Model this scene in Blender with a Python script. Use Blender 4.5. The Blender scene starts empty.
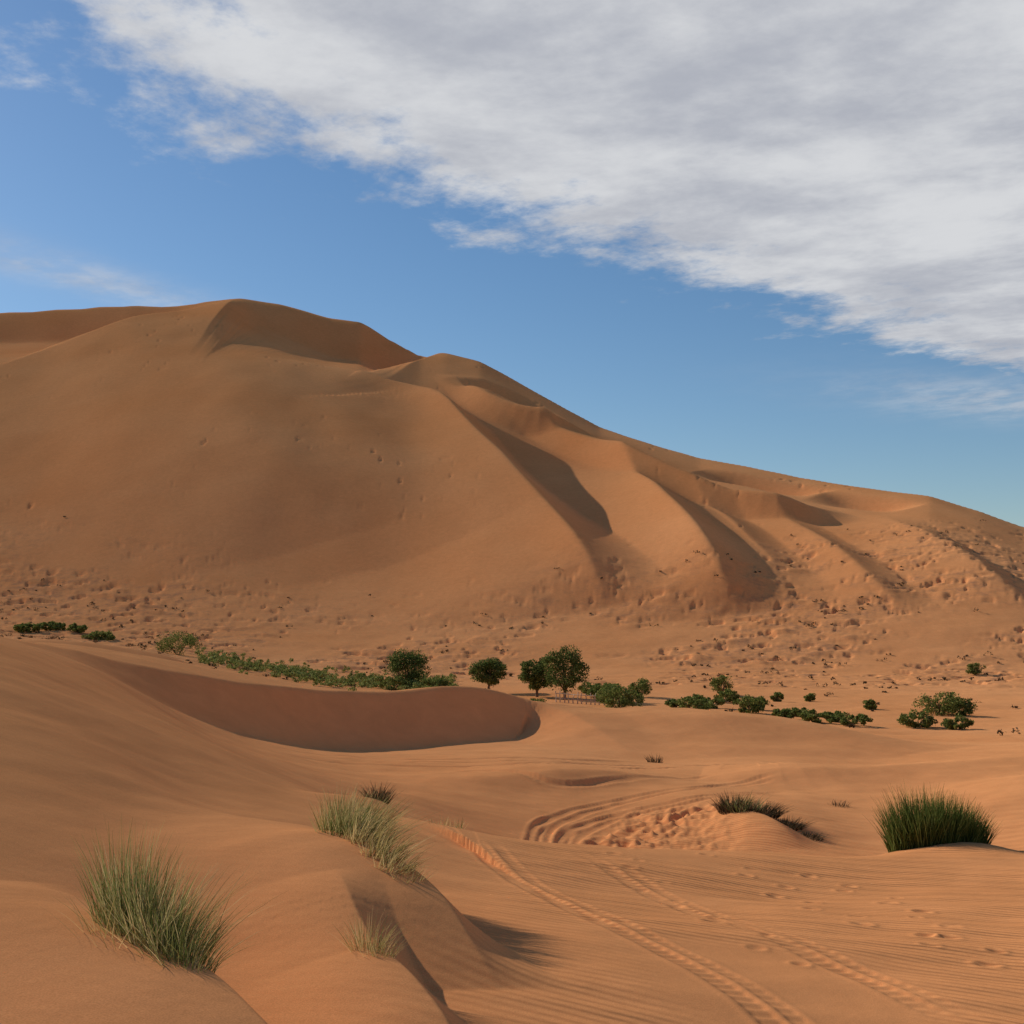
import bpy, math
import numpy as np
from mathutils import Vector
rng = np.random.default_rng(7)
F = 1200.0
HZ = 620.0
def U(px): return (px-512.0)/F
def E(py): return (HZ-py)/F

# ------------------------------------------------------------- noise
_perm = np.random.default_rng(3).permutation(512)
_perm = np.concatenate([_perm,_perm,_perm])
_ang = np.random.default_rng(4).random(512)*2*np.pi
_gx, _gy = np.cos(_ang), np.sin(_ang)
def perlin(x, y):
    xi = np.floor(x).astype(np.int64); yi = np.floor(y).astype(np.int64)
    xf = x-xi; yf = y-yi
    xi &= 511; yi &= 511
    x1 = (xi+1)&511; y1 = (yi+1)&511
    u = xf*xf*xf*(xf*(xf*6-15)+10); v = yf*yf*yf*(yf*(yf*6-15)+10)
    def g(ix,iy,dx,dy):
        h = _perm[_perm[ix]+iy]
        return _gx[h]*dx+_gy[h]*dy
    a = g(xi,yi,xf,yf); b = g(x1,yi,xf-1,yf); c = g(xi,y1,xf,yf-1); d = g(x1,y1,xf-1,yf-1)
    return (a+(b-a)*u)*(1-v)+(c+(d-c)*u)*v
def fbm(x,y,o=3):
    s=0;a=1
    for i in range(o):
        s = s+a*perlin(x*2**i+17.3*i,y*2**i+9.1*i); a*=.5
    return s
def sst(a,b,x):
    t=np.clip((x-a)/(b-a),0,1); return t*t*(3-2*t)

# ------------------------------------------------------------- near / mid ground survey points
C = []
def P(px,py,d): C.append((U(px),d,E(py)*d))
def H(px,d,z): C.append((U(px),d,z))
for px,z in ((-400,-1.2),(0,-1.4),(512,-1.75),(1024,-2.1),(1500,-2.3)): H(px,3,z)
for a in ((0,1040,4.7),(250,1050,5.4),(512,1030,6.2),(760,1024,6.9),(1024,1024,7.5),
          (0,935,6.2),(150,984,6.3),(300,968,7.0),(430,945,8),(600,930,9),(800,930,10),(1024,930,10.5),
          (0,810,9),(130,842,9),(240,870,9),(340,860,10.5),(430,885,10.5),(600,888,12),(800,893,13),(1024,885,13.5),
          (100,768,11.5),(200,804,12),(0,680,15),(0,645,21),(100,697,18),(200,750,16),(300,795,15),(380,818,15),(450,840,15),
          (600,866,15),(750,873,16),(880,870,17),(1024,854,18),
          (300,782,20),(0,641,27),(100,677,27),(200,735,28),(300,768,26)): P(*a)
for a in ((400,20,-3.45),(450,20,-4.0),(600,20,-4.5),(750,21,-4.75),(880,21,-4.6),(1024,23,-4.6)): H(*a)
for a in ((750,862,23),(760,816,27),(800,838,25),(600,848,25),(600,812,29),(560,780,33),(500,762,37),
          (680,794,31),(450,802,27),(420,782,31),(350,772,33),(350,757,38),(200,724,34),(100,672,33)): P(*a)
for a in ((330,44,-4.75),(330,47,-4.9),(470,45,-4.8),(470,50.5,-4.9),(400,49,-5.0),(200,43,-3.4),(110,40,-2.0),(20,38,-.9),(545,49,-4.95),(590,45,-4.9),(0,45,-1.1),
          (330,70,-7),(480,70,-7.4),(200,90,-6.0),(100,85,-4.0),(0,80,-3.0),(560,70,-7.5)): H(*a)
for a in ((100,657,60),(200,675,60),(20,647,60),
          (650,728,58),(750,722,60),(850,732,58),(930,742,55),(1024,742,52),
          (650,755,45),(750,760,42),(850,775,40),(1000,760,42),(950,800,30),(1024,790,30),(850,820,28)): P(*a)
for a in ((650,75,-7.8),(750,80,-8.2),(850,75,-8),(1024,72,-8),
          (0,120,-4.2),(200,120,-6.6),(400,100,-9),(700,100,-9.2),(1024,100,-9.5)): H(*a)
for a in ((0,640,175),(90,645,180),(190,656,186),(300,677,170),(410,689,155),(560,700,135),(850,735,98),
          (1024,705,135),(1024,690,160),(700,690,155),(300,664,220),(0,634,230),(500,664,230),(800,664,230),(1024,664,230),(150,645,225)): P(*a)
for px,rows in ((-400,((5,-1.2),(10,-.9),(20,.2),(40,.4),(80,-1),(150,-3),(230,-2))),
                (1500,((7,-2.6),(14,-3.1),(22,-4),(40,-4.6),(60,-5.5),(100,-9),(230,-9)))):
    for d,z in rows: H(px,d,z)
C = np.array(C)
cu, cl, ce = C[:,0]*2.2, np.log(C[:,1]), C[:,2]/C[:,1]
def tps(r2): return 0.5*r2*np.log(r2+1e-9)
n=len(C)
K = tps((cu[:,None]-cu)**2+(cl[:,None]-cl)**2)+np.eye(n)*1e-3
Pm = np.stack([np.ones(n),cu,cl],1)
A = np.block([[K,Pm],[Pm.T,np.zeros((3,3))]])
W = np.linalg.solve(A,np.concatenate([ce,np.zeros(3)]))
def near_z(x,y):
    out=np.zeros(len(x))
    s=np.nonzero(y<226)[0]
    if len(s)==0: return out
    yy = np.maximum(y[s],3.0)
    u = np.clip(x[s]/yy,-1.0,1.0)*2.2; l=np.log(yy)
    e = W[n]+W[n+1]*u+W[n+2]*l
    for i in range(n):
        e = e+W[i]*tps((u-cu[i])**2+(l-cl[i])**2)
    out[s]=e*yy
    return out

# ------------------------------------------------------------- great dune
sky_pts = [(-900,420),(-500,350),(-200,318),(0,312),(60,308),(130,303),(180,305),(240,298),(280,304),(330,317),(360,320),(390,338),(420,352),(445,354),
 (480,363),(540,395),(600,428),(650,445),(700,461),(750,470),(800,482),(870,491),(930,498),(980,512),(1024,528),(1200,575),(1500,600),(2000,612)]
uu = np.linspace(-1.3,1.3,2601)
se = np.interp(uu,[U(a) for a,b in sky_pts],[E(b) for a,b in sky_pts])
kern = np.exp(-np.linspace(-2,2,15)**2); kern/=kern.sum()
se_s = np.convolve(np.pad(se,7,'edge'),kern,'valid')
kb = np.exp(-np.linspace(-2,2,121)**2); kb/=kb.sum()
se_b = np.convolve(np.pad(se,60,'edge'),kb,'valid')
se = se_s
yc_t = np.interp(uu,[U(-900),U(0),U(240),U(430),U(650),U(1024),U(1500)],[570,548,535,532,440,335,300])
yf_t = np.interp(uu,[U(0),U(200),U(400),U(700),U(1024)],[205,200,190,175,165])
zf_t = np.interp(uu,[U(0),U(150),U(300),U(500),U(1024)],[-3.2,-5.0,-7.6,-8.8,-9.2])
for t in (yc_t,yf_t,zf_t):
    for kk in (121,81):
        k=np.ones(kk)/kk; t[:] = np.convolve(np.pad(t,kk//2,'edge'),k,'valid')
tg = np.linspace(0,4,4001)
sl = (0.12+.88*sst(0.0,.3,tg))*(1-.45*sst(.7,1,tg))
sl[tg>1] = -0.75
gg = np.concatenate([[0],np.cumsum(sl[:-1])*(tg[1]-tg[0])]); gg/=np.interp(1,tg,gg)
def great_z(x,y):
    yy=np.maximum(y,60); u=np.clip(x/yy,-1.2,1.2)
    yc=np.interp(u,uu,yc_t); yf=np.interp(u,uu,yf_t); zf=np.interp(u,uu,zf_t)
    t=(y-yf)/(yc-yf)
    k=sst(.6,.97,t)
    ec=np.interp(u,uu,se)*k+np.interp(u,uu,se_b)*(1-k)
    g=np.interp(np.clip(t,0,4),tg,gg)
    zc=ec*yc
    return zf+(zc-zf)*np.maximum(g,-0.02)
def base_z(x,y):
    b = sst(175,225,y)
    return near_z(x,y)*(1-b)+great_z(x,y)*b
def on_dune(px,py,a=0):
    u=U(px); ys=np.linspace(200,float(np.interp(u,uu,yc_t)),400)
    e=(great_z(u*ys,ys)+a)/ys
    e=np.maximum.accumulate(e)
    y=float(np.interp(E(py),e,ys)); return u*y,y
def dl(pts):
    o=[]
    for px,py,a in pts:
        x,y=on_dune(px,py,a); o.append((x,y,a))
    return o
def cat(pts,m=6):
    p=np.array(pts,float); p=np.vstack([2*p[0]-p[1],p,2*p[-1]-p[-2]]); o=[]
    for i in range(1,len(p)-2):
        for t in np.linspace(0,1,m,endpoint=False):
            o.append(.5*((2*p[i])+(-p[i-1]+p[i+1])*t+(2*p[i-1]-5*p[i]+4*p[i+1]-p[i+2])*t*t+(-p[i-1]+3*p[i]-3*p[i+1]+p[i+2])*t**3))
    o.append(p[-2]); return np.array(o)
def prof(a,k):
    a=np.clip(a,0,1)
    if k=='cos': return .5+.5*np.cos(np.pi*a)
    if k=='lin': return (1-a)**1.25
    return (1-a)**2
FOLDS=[]
def fold(line,wl,wr,kl,kr,soft=0.0):
    FOLDS.append((cat(line,5),wl,wr,kl,kr,soft))
def apply_fold(x,y,z,f):
    L,wl,wr,kl,kr,soft=f
    m=max(wl,wr)
    sel=np.nonzero((x>L[:,0].min()-m)&(x<L[:,0].max()+m)&(y>L[:,1].min()-m)&(y<L[:,1].max()+m))[0]
    if len(sel)==0: return
    X=x[sel];Y=y[sel]; best=np.full(len(sel),1e18); sg=np.zeros(len(sel)); am=np.zeros(len(sel))
    for i in range(len(L)-1):
        x0,y0,a0=L[i];x1,y1,a1=L[i+1];dx,dy=x1-x0,y1-y0;l2=dx*dx+dy*dy+1e-12
        t=np.clip(((X-x0)*dx+(Y-y0)*dy)/l2,0,1)
        d2=(X-x0-t*dx)**2+(Y-y0-t*dy)**2
        b=d2<best
        best[b]=d2[b]; sg[b]=(dx*(Y-y0)-dy*(X-x0))[b]; am[b]=(a0+(a1-a0)*t)[b]
    d=np.sqrt(best)
    if soft>0: d=np.sqrt(best+soft*soft)-soft
    z[sel]+=am*np.where(sg>0,prof(d/wl,kl),prof(d/wr,kr))
def G(px,y,a): return (U(px)*y,y,a)
# great dune: slip face hollows under the summit crest, then the spurs
fold([G(228,510,0),G(258,511,-9),G(300,511,-14),G(345,510,-17),G(385,509,-16),G(412,508,-11),G(440,506,0)],23,110,'lin','cos',1.2)
fold([G(-250,522,-8),G(-60,522,-11),G(20,522,-12),G(90,520,-14),G(135,518,-13),G(165,514,-9),G(190,506,0)],24,95,'lin','cos',1.2)
fold(dl([(300,352,0),(345,364,2),(380,376,4),(415,383,7),(442,391,10),(478,428,11),(512,466,10.5),(552,510,9),(585,556,6.5),(608,612,0)]),14,50,'lin','exp',.6)
fold(dl([(575,430,0),(612,452,4),(650,482,8),(688,518,9.5),(716,560,7),(738,615,0)]),14,38,'lin','exp',.8)
fold(dl([(455,388,0),(490,402,-5),(525,418,-5),(565,442,0)]),12,18,'lin','exp',1.2)
fold(dl([(480,384,0),(560,426,5),(640,461,6.5),(720,484,6.5),(790,498,5),(850,512,0)]),34,9,'exp','lin',.6)
fold(dl([(450,374,0),(490,390,5.5),(540,413,5.5),(590,440,0)]),20,8,'exp','lin',.6)
fold([G(700,392,0),G(740,386,-4.4),G(790,376,-4.4),G(830,366,0)],7.5,20,'lin','cos',.6)
fold([G(820,360,0),G(850,354,-3.3),G(885,346,-3.3),G(920,338,0)],6.5,18,'lin','cos',.6)
fold(dl([(40,335,0),(120,385,4),(200,460,4.5),(270,560,0)]),55,70,'cos','cos',6)
fold(dl([(210,335,0),(290,395,4.5),(360,465,5),(430,560,0)]),40,70,'cos','cos',6)
fold(dl([(760,503,0),(820,537,3.5),(870,577,3),(905,617,0)]),8,26,'lin','exp',.9)
fold(dl([(880,512,0),(930,534,2.8),(990,574,2.8),(1040,620,0)]),8,26,'lin','exp',.9)
fold(dl([(640,462,0),(700,498,3),(755,545,3.5),(800,610,0)]),8,26,'lin','exp',.9)
# middle barchan ridge
fold([G(-60,36,.1),G(20,38,.3),G(110,40,.8),G(200,42.5,1.35),G(260,44.5,1.75),G(330,47,2.05),G(400,49,2.15),G(470,51.2,2.1),G(522,52.6,1.75),G(562,51.5,1.2),G(605,47.5,.5),G(645,43,0)],15,3.0,'cos','lin',.1)
fold([G(-20,57,0),G(60,59,.5),G(120,60,.6),G(180,61,.5),G(240,62,0)],8,2.6,'cos','lin',.2)
fold([G(640,49.5,0),G(720,50.5,.35),G(800,50,.45),G(860,48.5,.35),G(920,46.5,0)],9,4,'cos','exp',.3)
fold([G(700,36,0),G(800,35.5,.45),G(900,36,.5),G(1000,37,.3),G(1100,38,0)],7,3.5,'cos','exp',.3)
fold([G(430,30,0),G(520,32,.25),G(600,33.5,.3),G(680,35,0)],4,2,'cos','exp',.2)
# lip of the near slope
fold([G(400,14.5,0),G(450,14.8,.16),G(600,15,.26),G(750,16,.28),G(860,17,.2),G(950,18,.1),G(1050,19,0)],1.8,3.2,'cos','cos',.1)
# near ledges carrying the tussocks (lee side to the right)
fold([G(20,7.4,0),G(90,6.7,.2),G(140,6.0,.36),G(190,5.35,.4),G(240,4.8,.36),G(290,4.3,.26),G(350,3.6,0)],.42,1.5,'lin','cos',.01)
fold([G(290,12,0),G(322,10.4,.24),G(362,9.3,.42),G(405,8.5,.42),G(450,7.8,.3),G(500,7.0,0)],.46,1.9,'lin','cos',.012)
fold([G(335,8.1,0),G(362,7.1,.2),G(400,6.4,.25),G(440,5.8,.18),G(475,5.2,0)],.28,.9,'lin','cos',.01)
fold([G(725,28,0),G(748,26.6,.22),G(775,25.4,.26),G(805,24.2,0)],.6,1.5,'lin','cos',.04)
fold([G(890,18,0),G(925,17.3,.15),G(970,17,.15),G(1020,16.8,0)],1.2,1.2,'cos','cos',.05)
fold([G(360,16.5,0),G(375,15.8,.18),G(400,15,0)],.4,1.2,'lin','cos',.05)
TR=[]
def track(pts,depth,w): TR.append((cat([(U(a)*b,b,depth) for a,b in pts],8),w))
for g in (((470,14),(500,12.3),(560,10.3),(640,8.8),(720,7.7),(800,6.6),(900,5.4)),((560,14.3),(620,12.6),(690,10.8),(780,9.3),(880,8.1),(1000,7))):
    track(g,.011,.10); track([(a+.20*F/b,b) for a,b in g],.007,.08)
for off in (0,.5):
    track([(790,34.5+off),(760,34+off),(690,31.8+off),(630,30.2+off),(585-off*8,28.6+off),(553-off*20,26.8+off*.5),(543-off*20,25),(540-off*20,22)],.035,.16)
    track([(790,32+off),(770,31.5+off),(700,29.8+off),(640,28.6+off),(600-off*8,27.3+off),(578-off*20,26+off*.5),(570-off*20,24.5),(567-off*20,22)],.035,.16)
track([(200,37),(330,38),(450,38),(560,39),(640,41)],.05,.25)
track([(260,34),(380,35.2),(480,35.4),(600,37),(700,39)],.05,.22)
track([(420,33),(500,32.6),(560,31.5),(640,33.5),(720,36)],.04,.2)
track([(300,36),(420,36.6),(520,36.8),(640,39),(760,41)],.04,.2)
def apply_track(x,y,z,L,w):
    m=w*2.2
    sel=np.nonzero((x>L[:,0].min()-m)&(x<L[:,0].max()+m)&(y>L[:,1].min()-m)&(y<L[:,1].max()+m))[0]
    if len(sel)==0: return
    X=x[sel];Y=y[sel];best=np.full(len(sel),1e18);al=np.zeros(len(sel));s=0
    for i in range(len(L)-1):
        x0,y0=L[i,:2];x1,y1=L[i+1,:2];dx,dy=x1-x0,y1-y0;l=math.hypot(dx,dy)+1e-9
        t=np.clip(((X-x0)*dx+(Y-y0)*dy)/(l*l),0,1);d2=(X-x0-t*dx)**2+(Y-y0-t*dy)**2
        b=d2<best;best[b]=d2[b];al[b]=s+t[b]*l;s+=l
    d=np.sqrt(best)/w
    fade=sst(0,1.5,al)*sst(0,1.5,s-al)*(.35+.9*np.clip(fbm(al/1.3,al*0+L[0,0],2)+.5,0,1))
    z[sel]+=fade*L[0,2]*(-1.15*(1-sst(.55,1.0,d))*(1+.45*np.sin(al*2*np.pi/.13)*(Y<14))+.5*np.exp(-((d-1.25)/.28)**2))
fpr=[]
for path,step,rr in (([(610,21.5),(640,24.5),(690,27),(760,29.5)],.36,1.25),([(610,15),(660,12),(730,10),(800,8.4)],.5,.62),([(700,15.5),(770,13),(850,11),(960,9.5)],.5,.62),([(590,25),(640,27),(720,28.5)],.26,1.3),([(600,23.6),(650,26),(700,28.3)],.26,1.2),([(600,24.6),(660,26.8),(730,29.2)],.3,1.3),([(610,25.6),(650,27.8),(690,29)],.3,1.3),([(820,14),(900,12),(1000,9),(1060,8)],.5,.55)):
    L=cat([(U(a)*b,b,0) for a,b in path],30)[:,:2]
    s=np.concatenate([[0],np.cumsum(np.hypot(*np.diff(L,axis=0).T))])
    for k,q in enumerate(np.arange(0,s[-1],step)):
        fpr.append((np.interp(q,s,L[:,0])+(.11 if k%2 else -.11)+rng.normal()*.08*rr,np.interp(q,s,L[:,1])+rng.normal()*.08*rr,rng.uniform(.09,.15)*rr))
def scrubmask(x,y):
    u=x/np.maximum(y,1)
    px=u*F+512
    lo = sst(150,185,y)
    top = np.interp(px,[-300,0,220,450,600,740,800,1024,1400],[305,305,280,250,268,265,300,330,330])
    hi = 1-sst(top-45,top+15,y)
    nz = fbm(x/30+3,y/24,3)
    return lo*hi*sst(-.25,.3,nz+np.interp(px,[0,150,260,420,560,760,900],[.35,.25,-.03,-.03,.12,.2,.2]))
def height(x,y,detail=True):
    x=np.asarray(x,float).ravel().copy();y=np.asarray(y,float).ravel().copy()
    z=base_z(x,y)
    for f in FOLDS: apply_fold(x,y,z,f)
    far=sst(200,300,y)
    z+=far*(1-sst(480,560,y)*.7)*(2.4*fbm(x/80+y/160,y/150,3)+.35*fbm(x/20+5,y/45,2))
    z+=(1-far)*sst(12,60,y)*.25*fbm(x/11,y/7,3)+sst(2,8,y)*(1-sst(30,60,y))*(.06*fbm(x/2.6,y/1.8,3))
    m=scrubmask(x,y)
    s=np.nonzero(m>.01)[0]
    if len(s):
        X=x[s];Y=y[s]
        h=fbm(X/9,Y/4.5,3); h2=fbm(X/5.0+40,Y/3.3+11,3)
        z[s]+=m[s]*(1.15*np.maximum(h-.12,0)**1.2+.25*np.abs(fbm(X/2.6,Y/2.2,2))-.7*sst(.24,.46,h2))
    if detail:
        # small scuffs and pits scattered over the big dune
        s=np.nonzero((y>230)&(y<520))[0]
        h3=fbm(x[s]/3.6+9,y[s]/4.2,2); gate=sst(.05,.4,fbm(x[s]/38+1,y[s]/44+5,3))
        z[s]-=.4*gate*sst(.4,.62,h3)
        for L,w in TR: apply_track(x,y,z,L,w)
        s=np.nonzero((y>5)&(y<33)&(x>-1)&(x<9))[0]
        X=x[s];Y=y[s];dz=np.zeros(len(s))
        for fx,fy,r in fpr:
            q=np.nonzero((np.abs(X-fx)<3*r)&(np.abs(Y-fy)<3*r))[0]
            d=np.hypot(X[q]-fx,Y[q]-fy)/r
            dz[q]+=r*(.42 if r>.105 else .3)*(-np.exp(-d*d*1.3)+.45*np.exp(-((d-1.4)**2)*5))
        pxx=X/np.maximum(Y,1)*F+512
        patch=sst(590,640,pxx)*(1-sst(700,760,pxx))*sst(22.5,24.5,Y)*(1-sst(28,30,Y))
        z[s]+=dz*(.7+.9*fbm(X*3,Y*3,2))+patch*.09*fbm(X*2.6,Y*2.0,3)
    return z
def gz(x,y): return float(height([x],[y],False)[0])

# ------------------------------------------------------------- terrain mesh
ucol=np.concatenate([np.linspace(-1.5,-.47,60,endpoint=False),np.linspace(-.47,.47,1010),np.linspace(.47,1.5,61)[1:]])
yrow=np.concatenate([np.linspace(-8,3.5,50,endpoint=False),np.exp(np.linspace(np.log(3.5),np.log(640),1300)),np.exp(np.linspace(np.log(640),np.log(5000),60))[1:]])
Wd=.5*(yrow+np.sqrt(yrow**2+9))+.8
X=(Wd[:,None]*ucol[None,:]).ravel(); Y=np.repeat(yrow,len(ucol))
Z=height(X,Y)
nr,nc=len(yrow),len(ucol)
def mesh_from(name,co,faces,k,smooth=True):
    me=bpy.data.meshes.new(name)
    co=np.asarray(co,np.float32); faces=np.asarray(faces,np.int32)
    me.vertices.add(len(co)); me.vertices.foreach_set('co',co.ravel())
    me.loops.add(faces.size); me.loops.foreach_set('vertex_index',faces.ravel())
    nf=faces.shape[0]
    me.polygons.add(nf); me.polygons.foreach_set('loop_start',np.arange(0,nf*k,k,dtype=np.int32))
    me.polygons.foreach_set('loop_total',np.full(nf,k,np.int32))
    if smooth: me.polygons.foreach_set('use_smooth',np.ones(nf,bool))
    me.update(calc_edges=True)
    ob=bpy.data.objects.new(name,me); bpy.context.scene.collection.objects.link(ob); return ob
ii=np.arange((nr-1)*(nc)).reshape(nr-1,nc)[:,:-1].ravel()
faces=np.stack([ii,ii+1,ii+1+nc,ii+nc],1)
terrain=mesh_from('desert_terrain',np.stack([X,Y,Z],1),faces,4)
nr2=fbm(X/3.2,Y/2.4,2)
rip=(1-sst(14,36,Y))*sst(-.4,.2,nr2+.1)*(.06+.94*sst(-.8,1.2,X+.6*nr2))
at=terrain.data.attributes.new('ripple','FLOAT','POINT'); at.data.foreach_set('value',rip.astype(np.float32))
at=terrain.data.attributes.new('scrubby','FLOAT','POINT'); at.data.foreach_set('value',scrubmask(X,Y).astype(np.float32))

# ------------------------------------------------------------- materials
def newmat(name):
    m=bpy.data.materials.new(name); m.use_nodes=True; nt=m.node_tree; nt.nodes.clear(); return m,nt
def N(nt,t,**kw):
    n=nt.nodes.new(t)
    for k,v in kw.items():
        if k.startswith('i_'):
            key=k[2:].replace('_',' ')
            n.inputs[key].default_value=v
        else: setattr(n,k,v)
    return n
def ramp(nt,stops):
    r=nt.nodes.new('ShaderNodeValToRGB'); el=r.color_ramp.elements
    while len(el)<len(stops): el.new(.5)
    for e,(p,c) in zip(el,stops): e.position=p; e.color=(*c,1)
    return r
m,nt=newmat('sand'); lk=nt.links.new
tc=N(nt,'ShaderNodeTexCoord'); out=N(nt,'ShaderNodeOutputMaterial')
bs=N(nt,'ShaderNodeBsdfDiffuse',i_Roughness=.6)
n1=N(nt,'ShaderNodeTexNoise',i_Scale=.02,i_Detail=5.0,i_Roughness=.6); lk(tc.outputs['Object'],n1.inputs['Vector'])
r1=ramp(nt,[(.3,(.80,.322,.117)),(.7,(.90,.40,.160))]); lk(n1.outputs['Fac'],r1.inputs['Fac'])
n2=N(nt,'ShaderNodeTexNoise',i_Scale=.9,i_Detail=6.0,i_Roughness=.65,i_Distortion=.6); lk(tc.outputs['Object'],n2.inputs['Vector'])
r2=ramp(nt,[(.3,(.88,.87,.86)),(.7,(1.0,1.0,1.0))]); lk(n2.outputs['Fac'],r2.inputs['Fac'])
mx=N(nt,'ShaderNodeMix',data_type='RGBA',blend_type='MULTIPLY'); mx.inputs[0].default_value=1
lk(r1.outputs[0],mx.inputs[6]); lk(r2.outputs[0],mx.inputs[7])
n3=N(nt,'ShaderNodeTexNoise',i_Scale=130.0,i_Detail=1.0); lk(tc.outputs['Object'],n3.inputs['Vector'])
r3=ramp(nt,[(.3,(.80,.78,.76)),(.7,(1.0,1.0,1.0))]); lk(n3.outputs['Fac'],r3.inputs['Fac'])
mx2=N(nt,'ShaderNodeMix',data_type='RGBA',blend_type='MULTIPLY'); mx2.inputs[0].default_value=1
lk(mx.outputs[2],mx2.inputs[6]); lk(r3.outputs[0],mx2.inputs[7])
at=N(nt,'ShaderNodeAttribute',attribute_name='scrubby')
n4=N(nt,'ShaderNodeTexNoise',i_Scale=.35,i_Detail=7.0,i_Roughness=.75); lk(tc.outputs['Object'],n4.inputs['Vector'])
r4=ramp(nt,[(.48,(0,0,0)),(.66,(1,1,1))]); lk(n4.outputs['Fac'],r4.inputs['Fac'])
mm=N(nt,'ShaderNodeMath',operation='MULTIPLY'); lk(at.outputs['Fac'],mm.inputs[0]); lk(r4.outputs[0],mm.inputs[1])
mm2=N(nt,'ShaderNodeMath',operation='MULTIPLY'); lk(mm.outputs[0],mm2.inputs[0]); mm2.inputs[1].default_value=.8
mx3=N(nt,'ShaderNodeMix',data_type='RGBA'); lk(mm2.outputs[0],mx3.inputs[0]); lk(mx2.outputs[2],mx3.inputs[6]); mx3.inputs[7].default_value=(.38,.18,.095,1)
lk(mx3.outputs[2],bs.inputs['Color'])
ra=N(nt,'ShaderNodeAttribute',attribute_name='ripple')
mp=N(nt,'ShaderNodeMapping'); mp.inputs['Rotation'].default_value=(0,0,math.radians(24)); lk(tc.outputs['Object'],mp.inputs['Vector'])
wv=N(nt,'ShaderNodeTexWave',wave_type='BANDS',bands_direction='Y',i_Scale=2.8,i_Distortion=3.4,i_Detail=3.0); wv.inputs['Detail Scale'].default_value=.45
lk(mp.outputs[0],wv.inputs['Vector'])
wv2=N(nt,'ShaderNodeTexWave',wave_type='BANDS',bands_direction='Y',i_Scale=.75,i_Distortion=5.0,i_Detail=3.0); wv2.inputs['Detail Scale'].default_value=.35
mp2=N(nt,'ShaderNodeMapping'); mp2.inputs['Rotation'].default_value=(0,0,math.radians(6)); lk(tc.outputs['Object'],mp2.inputs['Vector']); lk(mp2.outputs[0],wv2.inputs['Vector'])
wa_=N(nt,'ShaderNodeMath',operation='MULTIPLY_ADD'); lk(wv2.outputs['Fac'],wa_.inputs[0]); wa_.inputs[1].default_value=.9; lk(wv.outputs['Fac'],wa_.inputs[2])
wm=N(nt,'ShaderNodeMath',operation='MULTIPLY'); lk(wa_.outputs[0],wm.inputs[0]); lk(ra.outputs['Fac'],wm.inputs[1])
b1=N(nt,'ShaderNodeBump',i_Strength=1.0,i_Distance=.018); lk(wm.outputs[0],b1.inputs['Height'])
n5=N(nt,'ShaderNodeTexNoise',i_Scale=3.0,i_Detail=7.0,i_Roughness=.6); lk(tc.outputs['Object'],n5.inputs['Vector'])
b2=N(nt,'ShaderNodeBump',i_Strength=.3,i_Distance=.03); lk(n5.outputs['Fac'],b2.inputs['Height']); lk(b1.outputs[0],b2.inputs['Normal'])
lk(b2.outputs[0],bs.inputs['Normal']); lk(bs.outputs[0],out.inputs[0])
terrain.data.materials.append(m)

def foliage(name,stops,tr=.25):
    m,nt=newmat(name); lk=nt.links.new
    g=N(nt,'ShaderNodeNewGeometry'); r=ramp(nt,stops); lk(g.outputs['Random Per Island'],r.inputs['Fac'])
    d=N(nt,'ShaderNodeBsdfDiffuse'); t=N(nt,'ShaderNodeBsdfTranslucent'); x=N(nt,'ShaderNodeMixShader'); x.inputs[0].default_value=tr
    lk(r.outputs[0],d.inputs['Color']); lk(r.outputs[0],t.inputs['Color']); lk(d.outputs[0],x.inputs[1]); lk(t.outputs[0],x.inputs[2])
    o=N(nt,'ShaderNodeOutputMaterial'); lk(x.outputs[0],o.inputs[0]); return m
M_tree=foliage('tree_leaves',[(0,(.04,.06,.016)),(.6,(.09,.12,.03)),(1,(.2,.22,.07))],.3)
M_shrub=foliage('shrub_leaves',[(0,(.05,.065,.015)),(.6,(.14,.17,.04)),(1,(.27,.27,.09))],.3)
M_bright=foliage('green_herbs',[(0,(.09,.11,.025)),(.6,(.19,.22,.06)),(1,(.34,.33,.13))])
M_scrub=foliage('dry_scrub',[(0,(.03,.026,.012)),(.6,(.08,.055,.027)),(1,(.2,.12,.07))])
M_gr=foliage('green_grass',[(0,(.06,.085,.02)),(.45,(.17,.19,.055)),(.75,(.33,.3,.11)),(1,(.55,.43,.22))],.35)
M_st=foliage('straw_grass',[(0,(.14,.13,.04)),(.4,(.36,.28,.10)),(1,(.62,.46,.22))],.35)
M_dk=foliage('dense_green_grass',[(0,(.035,.055,.012)),(.6,(.1,.135,.03)),(1,(.22,.24,.07))],.3)
M_bark,nt=newmat('bark'); b=N(nt,'ShaderNodeBsdfDiffuse'); nn=N(nt,'ShaderNodeTexNoise',i_Scale=6.0,i_Detail=5.0); r=ramp(nt,[(.3,(.06,.04,.025)),(.7,(.17,.12,.08))]); nt.links.new(nn.outputs[0],r.inputs[0]); nt.links.new(r.outputs[0],b.inputs[0]); o=N(nt,'ShaderNodeOutputMaterial'); nt.links.new(b.outputs[0],o.inputs[0])
M_wood,nt=newmat('weathered_wood'); b=N(nt,'ShaderNodeBsdfDiffuse'); nn=N(nt,'ShaderNodeTexNoise',i_Scale=4.0,i_Detail=5.0); r=ramp(nt,[(.3,(.3,.22,.15)),(.7,(.5,.4,.3))]); nt.links.new(nn.outputs[0],r.inputs[0]); nt.links.new(r.outputs[0],b.inputs[0]); o=N(nt,'ShaderNodeOutputMaterial'); nt.links.new(b.outputs[0],o.inputs[0])

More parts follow.
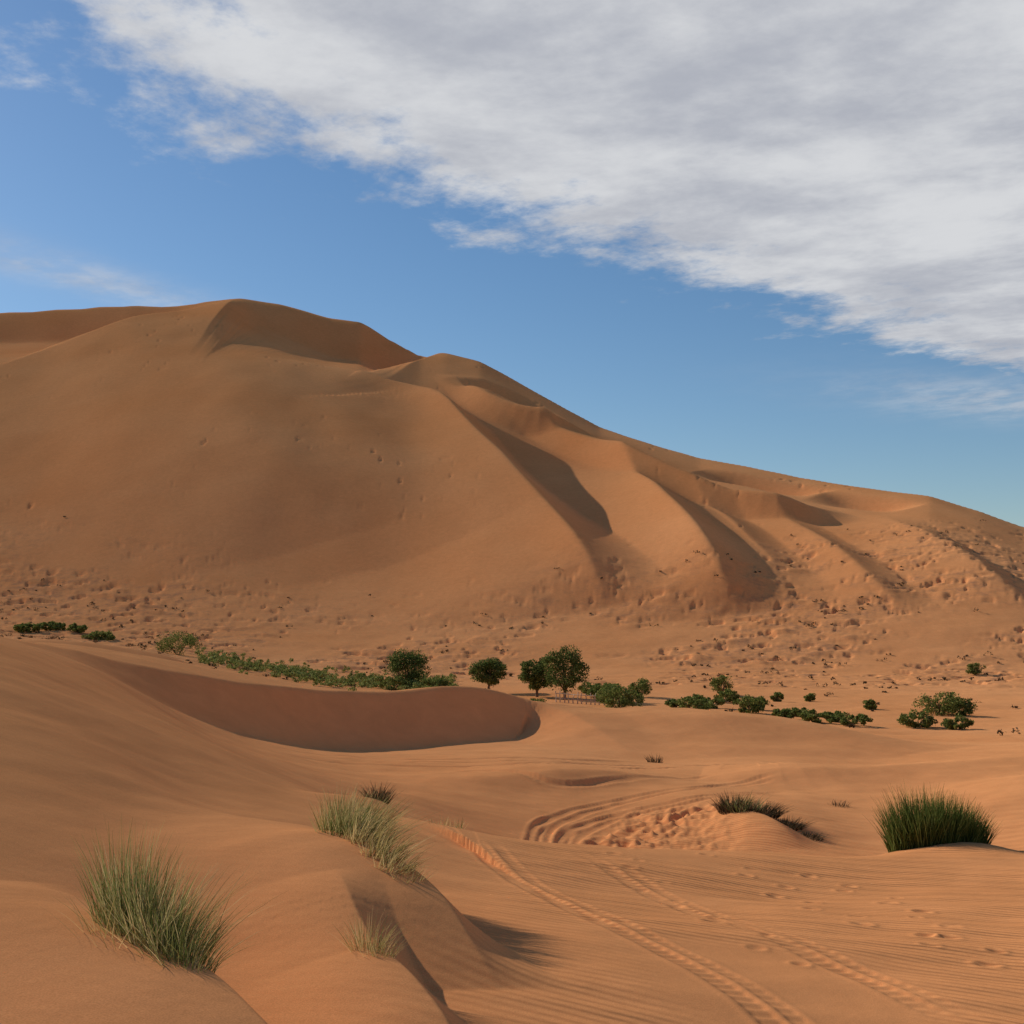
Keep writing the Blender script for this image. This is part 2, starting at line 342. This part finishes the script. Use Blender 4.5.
# ------------------------------------------------------------- vegetation builders
def leaves(centers,size):
    n=len(centers); a=rng.normal(size=(n,3)); a/=np.linalg.norm(a,axis=1)[:,None]
    b=rng.normal(size=(n,3)); b-=a*np.sum(a*b,1)[:,None]; b/=np.linalg.norm(b,axis=1)[:,None]
    s=(size*rng.uniform(.6,1.4,n))[:,None]
    a=a*s; b=b*s*.5
    v=np.stack([centers-a,centers+b*.9,centers+a,centers-b*.9],1).reshape(-1,3)
    f=np.arange(n*4).reshape(n,4); return v,f
def clumps(n,w,h,nl,cs,base=.0):
    out=[]
    for i in range(n):
        while True:
            p=rng.uniform(-1,1,3)
            r=np.linalg.norm(p)
            if .3<r<1: break
        p=p/r*r**.6
        c=np.array([p[0]*w*.4,p[1]*w*.4,base+h*.5+p[2]*h*.42])
        q=rng.normal(size=(nl,3)); q/=np.linalg.norm(q,axis=1)[:,None]; q*=(rng.uniform(.2,1,nl)**.6)[:,None]
        q*=cs*rng.uniform(.6,1.25); q[:,2]*=.75
        out.append(c+q)
    o=np.concatenate(out); o[:,2]=np.maximum(o[:,2],.02); return o
def tube(pts,rad,k=7):
    pts=np.array(pts,float); v=[];f=[]
    for i,(p,r) in enumerate(zip(pts,rad)):
        t=pts[min(i+1,len(pts)-1)]-pts[max(i-1,0)]; t/=np.linalg.norm(t)
        a=np.cross(t,[.3,.9,.1]); a/=np.linalg.norm(a); b=np.cross(t,a)
        for j in range(k):
            th=2*np.pi*j/k; v.append(p+r*(a*np.cos(th)+b*np.sin(th)))
    for i in range(len(pts)-1):
        for j in range(k):
            f.append((i*k+j,i*k+(j+1)%k,(i+1)*k+(j+1)%k,(i+1)*k+j))
    return np.array(v),np.array(f)
def join(parts):
    V=[];Fc=[];M=[];o=0
    for v,f,mi in parts:
        V.append(v);Fc.append(f+o);M.append(np.full(len(f),mi,np.int32));o+=len(v)
    return np.concatenate(V),np.concatenate(Fc),np.concatenate(M)
def veg(name,parts,mats,loc):
    v,f,mi=join(parts); ob=mesh_from(name,v,f,4,False)
    for a in mats: ob.data.materials.append(a)
    ob.data.polygons.foreach_set('material_index',mi); ob.location=loc; return ob
def tree(px,d,w,h,trunk=1.2,nm='acacia_tree'):
    x=U(px)*d; z=gz(x,d); parts=[]
    lean=rng.uniform(-.3,.3)
    top=np.array([lean,0,h*.6])
    parts.append((*tube([(0,0,-.3),(lean*.2,.05,trunk*.5),(lean*.5,0,trunk),tuple(top)],[.2,.16,.13,.05]),1))
    for k in range(8):
        a=rng.uniform(0,6.28); r=w*rng.uniform(.22,.4); s=np.array([lean*.4,0,trunk*rng.uniform(.6,1.2)])
        e=np.array([r*math.cos(a),r*math.sin(a),h*rng.uniform(.45,.85)])
        parts.append((*tube([s,(s+e)/2+[0,0,-.15],e],[.09,.06,.025],5),1))
    ch=h-trunk*.75
    c=clumps(62,w,ch,110,w*.15,trunk*.75)
    v,f=leaves(c,.13); parts.append((v,f,0))
    return veg(nm,parts,[M_tree,M_bark],(x,d,z))
def shrub(px,d,w,h,mat=None,nm='desert_shrub',nl=75,ls=.12):
    w*=1.1;h*=1.12
    x=U(px)*d; z=gz(x,d); k=int(12+w*5)
    c=clumps(k,w,h,nl,max(.3,h*.26),0)
    v,f=leaves(c,ls); parts=[(v,f,0)]
    for i in range(7):
        a=rng.uniform(0,6.28); e=np.array([w*.3*math.cos(a),w*.3*math.sin(a),h*.7])
        parts.append((*tube([(0,0,-.15),e*.5+[0,0,.05],e],[.05,.035,.015],4),1))
    return veg(nm,parts,[mat or M_shrub,M_bark],(x,d,z-.05))
def blades(n,rad,hmin,hmax,wd,spread,lean=(0,0),droop=.25,seg=5):
    a=rng.uniform(0,2*np.pi,n); r=rad*np.sqrt(rng.random(n))
    bx=r*np.cos(a); by=r*np.sin(a)
    h=rng.uniform(hmin,hmax,n)*(1-.35*(r/rad)**2)
    oa=a+rng.normal(size=n)*.7; sp=spread*(.25+.9*r/rad)*rng.uniform(.3,1.3,n)
    dx=np.cos(oa)*sp+lean[0]+rng.normal(size=n)*.05; dy=np.sin(oa)*sp+lean[1]+rng.normal(size=n)*.05
    dr=droop*rng.uniform(.2,1.3,n)
    t=np.linspace(0,1,seg+1)
    px=bx[:,None]+h[:,None]*dx[:,None]*(t+.6*t**2)[None]; py=by[:,None]+h[:,None]*dy[:,None]*(t+.6*t**2)[None]
    m=np.hypot(dx,dy)[:,None]
    pz=h[:,None]*(t[None]-dr[:,None]*m*t[None]**2.2)-.05
    wa=rng.uniform(0,np.pi,n); w=wd*rng.uniform(.7,1.3,n)[:,None]*(1-t[None]**2*.85)
    L=np.stack([px-w*np.cos(wa)[:,None],py-w*np.sin(wa)[:,None],pz],2); Rr=np.stack([px+w*np.cos(wa)[:,None],py+w*np.sin(wa)[:,None],pz],2)
    V=np.stack([L,Rr],2).reshape(-1,3)
    b=(np.arange(n)*(seg+1)*2)[:,None]+np.arange(seg)[None]*2
    f=np.stack([b,b+1,b+3,b+2],2).reshape(-1,4); return V,f
def tuft(px,d,parts,mats,nm='grass_tuft',sink=0.0):
    x=U(px)*d; P_=[]; z0=gz(x,d)
    for dx,dy,mi,kw in parts:
        v,f=blades(**kw); z=gz(x+dx,d+dy)-z0
        P_.append((v+np.array([dx,dy,z]),f,mi))
    return veg(nm,P_,mats,(x,d,z0-sink))
B=dict
tuft(160,5.55,[(-.26,.3,0,B(n=400,rad=.13,hmin=.22,hmax=.62,wd=.0021,spread=.22)),
              (-.12,0.12,0,B(n=430,rad=.14,hmin=.2,hmax=.56,wd=.0021,spread=.28,lean=(.03,0))),
              (.02,-.06,0,B(n=380,rad=.13,hmin=.15,hmax=.45,wd=.0021,spread=.35,lean=(.1,-.05))),
              (.14,-.22,0,B(n=300,rad=.12,hmin=.12,hmax=.36,wd=.0021,spread=.45,lean=(.12,-.05))),
              (.24,-.38,0,B(n=180,rad=.1,hmin=.1,hmax=.27,wd=.0021,spread=.55,lean=(.15,-.05))),
              (-.05,0.05,1,B(n=260,rad=.3,hmin=.12,hmax=.48,wd=.0019,spread=.55,lean=(.1,0)))],[M_gr,M_st])
tuft(352,9.2,[(-.16,.4,1,B(n=430,rad=.14,hmin=.2,hmax=.5,wd=.003,spread=.35,lean=(.12,0),droop=.5)),
              (.02,.1,1,B(n=430,rad=.16,hmin=.2,hmax=.5,wd=.003,spread=.4,lean=(.3,-.05),droop=.6)),
              (.16,-.3,1,B(n=380,rad=.15,hmin=.15,hmax=.42,wd=.003,spread=.45,lean=(.4,-.1),droop=.6)),
              (.3,-.65,1,B(n=300,rad=.14,hmin=.12,hmax=.36,wd=.003,spread=.5,lean=(.4,-.1),droop=.6)),
              (.4,-.95,1,B(n=180,rad=.12,hmin=.1,hmax=.26,wd=.003,spread=.5,lean=(.4,-.1),droop=.6)),
              (.0,.05,0,B(n=420,rad=.26,hmin=.15,hmax=.42,wd=.003,spread=.4,lean=(.2,0)))],[M_gr,M_st])
tuft(366,6.65,[(0,0.05,0,B(n=150,rad=.08,hmin=.12,hmax=.3,wd=.002,spread=.45,lean=(.05,0))),(.08,-.1,0,B(n=110,rad=.07,hmin=.08,hmax=.22,wd=.002,spread=.45,lean=(.05,0)))],[M_st])
tuft(408,8.1,[(0,0,0,B(n=70,rad=.1,hmin=.08,hmax=.2,wd=.0022,spread=.5,lean=(.15,0)))],[M_st])
tuft(515,6.1,[(0,0,0,B(n=110,rad=.1,hmin=.06,hmax=.14,wd=.002,spread=.6))],[M_st])
tuft(378,15.8,[(0,0,0,B(n=260,rad=.14,hmin=.15,hmax=.36,wd=.005,spread=.5))],[M_scrub])
tuft(445,14.8,[(0,0,0,B(n=70,rad=.25,hmin=.1,hmax=.2,wd=.004,spread=.5))],[M_st])
tuft(748,26.8,[(-.3,.1,0,B(n=500,rad=.34,hmin=.2,hmax=.55,wd=.008,spread=.6,lean=(.1,0))),(.25,-.3,0,B(n=450,rad=.38,hmin=.15,hmax=.42,wd=.008,spread=.7,lean=(.3,0))),(.7,-.9,0,B(n=300,rad=.3,hmin=.1,hmax=.32,wd=.008,spread=.7,lean=(.3,0))),(1.0,-1.5,0,B(n=200,rad=.25,hmin=.1,hmax=.22,wd=.008,spread=.7,lean=(.3,0))),(-.1,0,1,B(n=200,rad=.4,hmin=.2,hmax=.5,wd=.008,spread=.6))],[M_scrub,M_gr])
tuft(620,24,[(0,0,0,B(n=100,rad=.15,hmin=.15,hmax=.3,wd=.006,spread=.5))],[M_st])
tuft(500,16.2,[(0,0,0,B(n=80,rad=.12,hmin=.08,hmax=.18,wd=.005,spread=.5))],[M_st])
tuft(840,30,[(0,0,0,B(n=90,rad=.25,hmin=.1,hmax=.25,wd=.007,spread=.5))],[M_scrub])
tuft(655,42,[(0,0,0,B(n=90,rad=.25,hmin=.2,hmax=.45,wd=.01,spread=.4))],[M_scrub])
prt=[]
for dx,dy,hh in ((-.38,0,.92),(-.18,.12,.98),(-.22,-.2,.86),(0,.1,.9),(.05,-.22,.78),(.2,0,.76),(.4,.08,.66),(.36,-.15,.6),(.55,0,.48),(-.48,-.08,.78)):
    prt.append((dx,dy,0,B(n=520,rad=.2,hmin=hh*.3,hmax=hh*1.15,wd=.0055,spread=.24,lean=(dx*.2,dy*.2))))
tuft(935,17.2,prt,[M_dk],nm='grass_bush')
tree(408,157,6.2,5.0,.5); tree(488,146,5.2,4.6,1.3); tree(537,140,4.4,4.9,.9); tree(565,136,5.8,6.4,1.1)
for a in ((178,187,7.5,3.2),(435,150,4.5,1.8),(395,152,4.5,1.6),(602,140,4.6,1.5),(640,140,2.6,1.9),(620,122,5.2,2.2),(612,126,3.4,2.2),(590,146,3,1.3),
          (695,121,4.2,1.4),(712,126,3,1.1),(721,146,2.3,2.2),(727,135,3,1.4),(748,121,3.2,1.6),(758,126,2.2,1.4),(783,114,2.6,.9),
          (815,110,3,1.1),(850,108,4,1.0),(835,112,2,.9),(940,122,5.2,2.3),(918,108,3.8,1.4),(958,106,2.6,1.1),(962,122,3.2,1.6),
          (696,132,2.2,.9),(777,137,1.6,1.0),(810,138,1.4,.9),(870,127,1.5,1.0),(535,122,2.8,1.1),(975,190,3.2,1.7),(800,118,2.2,.8),(675,126,2,.8)):
    shrub(*a)
for a in ((28,222,6,1.6),(52,225,6,1.4),(78,222,4,1.5),(100,215,6,2.0)): shrub(*a,ls=.2)
def scatter(name,pts,fn,mats):
    parts=[fn(x,y,gz_) for (x,y,gz_) in pts]
    return veg(name,[(v,f,i) for v,f,i in parts],mats,(0,0,0))
pts=[]
while len(pts)<430:
    px=rng.uniform(200,455)
    d=np.interp(px,[195,300,455],[188,172,154])+rng.normal()*10
    x_=U(px)*d
    if float(fbm(np.array([x_/7+2]),np.array([d/7]),2)[0])>rng.uniform(-.35,.2): pts.append((x_,d))
hz=height([p[0] for p in pts],[p[1] for p in pts],False)
def herb(x,y,z):
    c=clumps(3,rng.uniform(1.2,3.2),rng.uniform(.4,1.25),26,.38); v,f=leaves(c,.15); return v+np.array([x,y,z]),f,0
scatter('green_undergrowth',[(a,b,c) for (a,b),c in zip(pts,hz)],herb,[M_bright])
NS=30000
xs=rng.uniform(-.6,.6,NS); ys=np.exp(rng.uniform(np.log(95),np.log(345),NS)); xs=xs*ys
cl_=sst(-.1,.4,fbm(xs/14,ys/9,2))
mk=scrubmask(xs,ys)*.19*cl_+ (ys<170)*.006
k=rng.random(NS)<mk
xs,ys=xs[k],ys[k]; zs=height(xs,ys,False)
def scr(x,y,z):
    w=rng.uniform(.4,1.6)**1.3; c=clumps(3,w*1.3,w*.35,10,w*.22); v,f=leaves(c,.15); return v+np.array([x,y,z]),f,0
scatter('dry_scrub',list(zip(xs,ys,zs)),scr,[M_scrub])
fp=[]
x0,x1=U(556)*131,U(604)*128
for i in range(12):
    t=i/11; x=x0+(x1-x0)*t; y=131-3*t; z=gz(x,y); hgt=rng.uniform(1.0,1.3)
    fp.append((*tube([(x,y,z-.2),(x+rng.normal()*.05,y,z+hgt*.5),(x+rng.normal()*.08,y,z+hgt)],[.07,.06,.05],6),0))
for hh in (.45,.95):
    fp.append((*tube([(x0+(x1-x0)*t,131-3*t-.08,gz(x0+(x1-x0)*t,131-3*t)+hh) for t in np.linspace(0,1,12)],[.04]*12,5),0))
veg('pole_fence',fp,[M_wood],(0,0,0))

# ------------------------------------------------------------- world sky with cloud bank
s=Vector((-0.74,0.48,0.49)).normalized()
w=bpy.data.worlds.new('World'); bpy.context.scene.world=w; w.use_nodes=True; nt=w.node_tree; nt.nodes.clear(); lk=nt.links.new
def Mt(op,a,b=None,c=None,clamp=False):
    n_=nt.nodes.new('ShaderNodeMath'); n_.operation=op; n_.use_clamp=clamp
    for i,v in enumerate((a,b,c)):
        if v is None: continue
        if isinstance(v,(int,float)): n_.inputs[i].default_value=v
        else: lk(v,n_.inputs[i])
    return n_.outputs[0]
def MR(v,a,b,c=0,d=1):
    n_=nt.nodes.new('ShaderNodeMapRange'); n_.interpolation_type='SMOOTHSTEP'; lk(v,n_.inputs[0])
    for i,q in enumerate((a,b,c,d)): n_.inputs[i+1].default_value=q
    return n_.outputs[0]
tc=nt.nodes.new('ShaderNodeTexCoord'); sp=nt.nodes.new('ShaderNodeSeparateXYZ'); lk(tc.outputs['Generated'],sp.inputs[0])
zc=Mt('MAXIMUM',sp.outputs[2],.04)
PX=Mt('DIVIDE',sp.outputs[0],zc); PY=Mt('DIVIDE',sp.outputs[1],zc)
cb=nt.nodes.new('ShaderNodeCombineXYZ'); lk(PX,cb.inputs[0]); lk(PY,cb.inputs[1])
def noise(scale,detail,rough,rot=0,sc=(1,1,1),loc=(0,0,0),dist=0):
    mp=nt.nodes.new('ShaderNodeMapping'); mp.inputs['Rotation'].default_value=(0,0,rot); mp.inputs['Scale'].default_value=sc; mp.inputs['Location'].default_value=loc
    lk(cb.outputs[0],mp.inputs[0]); n_=nt.nodes.new('ShaderNodeTexNoise'); n_.inputs['Scale'].default_value=scale; n_.inputs['Detail'].default_value=detail; n_.inputs['Roughness'].default_value=rough; n_.inputs['Distortion'].default_value=dist
    lk(mp.outputs[0],n_.inputs['Vector']); return n_.outputs[0]
line=Mt('DIVIDE',Mt('SUBTRACT',Mt('MULTIPLY_ADD',PX,.86,3.10),PY),1.317)
d1=Mt('MINIMUM',line,Mt('MULTIPLY_ADD',PX,.9,.71)); d1=Mt('MINIMUM',d1,Mt('SUBTRACT',PY,1.1))
na=noise(1.6,8,.6,loc=(3.1,1.7,0),dist=.3); nb=noise(5.0,8,.65,rot=.7,sc=(1,.8,1),loc=(1,5,0))
dn=Mt('ADD',d1,Mt('ADD',Mt('MULTIPLY_ADD',na,1.2,-.6),Mt('MULTIPLY_ADD',nb,.9,-.45)))
mask=MR(dn,-.08,.28)
def blob(cx,cy,ax,ay,rot,amp):
    dx=Mt('SUBTRACT',PX,cx); dy=Mt('SUBTRACT',PY,cy); c_,s_=math.cos(rot),math.sin(rot)
    a=Mt('DIVIDE',Mt('ADD',Mt('MULTIPLY',dx,c_),Mt('MULTIPLY',dy,s_)),ax); b=Mt('DIVIDE',Mt('SUBTRACT',Mt('MULTIPLY',dy,c_),Mt('MULTIPLY',dx,s_)),ay)
    q=Mt('ADD',Mt('MULTIPLY',a,a),Mt('MULTIPLY',b,b)); q=Mt('POWER',2.718,Mt('MULTIPLY',q,-1.0))
    return Mt('MULTIPLY',Mt('MULTIPLY',q,MR(nb,.35,.65,.3,1)),amp)
mask=Mt('MAXIMUM',mask,blob(-1.25,3.5,.6,.15,1.0,.6)); mask=Mt('MAXIMUM',mask,blob(2.35,5.5,.9,.4,.5,.6))
mask=Mt('MULTIPLY',mask,.97)
sky=nt.nodes.new('ShaderNodeTexSky'); sky.sky_type='NISHITA'; sky.sun_disc=False
sky.sun_elevation=math.asin(s.z); sky.sun_rotation=math.atan2(s.x,s.y)%(2*math.pi); sky.air_density=1.0; sky.dust_density=.3; sky.ozone_density=3.0
hs=nt.nodes.new('ShaderNodeHueSaturation'); hs.inputs['Saturation'].default_value=1.15; hs.inputs['Value'].default_value=1.05; lk(sky.outputs[0],hs.inputs['Color'])
nc_=noise(1.3,7,.6,loc=(8,2,0),dist=.3); nd=noise(4.0,8,.62,rot=.5,loc=(2,2,0))
sh=MR(Mt('ADD',Mt('MULTIPLY',nc_,.6),Mt('MULTIPLY',nd,.4)),.36,.64)
cm=nt.nodes.new('ShaderNodeMix'); cm.data_type='RGBA'; lk(sh,cm.inputs[0]); cm.inputs[6].default_value=(4.8,5.0,5.6,1); cm.inputs[7].default_value=(7.6,7.7,7.9,1)
fm=nt.nodes.new('ShaderNodeMix'); fm.data_type='RGBA'; lk(mask,fm.inputs[0]); lk(hs.outputs[0],fm.inputs[6]); lk(cm.outputs[2],fm.inputs[7])
bg=nt.nodes.new('ShaderNodeBackground'); bg.inputs[1].default_value=.09; lk(fm.outputs[2],bg.inputs[0])
wo=nt.nodes.new('ShaderNodeOutputWorld'); lk(bg.outputs[0],wo.inputs[0])

sun=bpy.data.lights.new('sun','SUN'); sun.energy=5.0; sun.angle=math.radians(.5); sun.color=(1,.94,.84)
so=bpy.data.objects.new('sun',sun); bpy.context.scene.collection.objects.link(so); so.rotation_euler=(-s).to_track_quat('-Z','Y').to_euler()
so.location=(-60,30,60)
cam=bpy.data.cameras.new('camera'); co=bpy.data.objects.new('camera',cam); bpy.context.scene.collection.objects.link(co)
co.location=(0,0,0); co.rotation_euler=(math.radians(90),0,0)
cam.sensor_width=36; cam.lens=36*F/1024; cam.shift_y=(HZ-512)/1024; cam.clip_start=.05; cam.clip_end=20000
sc=bpy.context.scene; sc.camera=co
sc.view_settings.view_transform='Standard'; sc.view_settings.look='None'; sc.view_settings.exposure=0
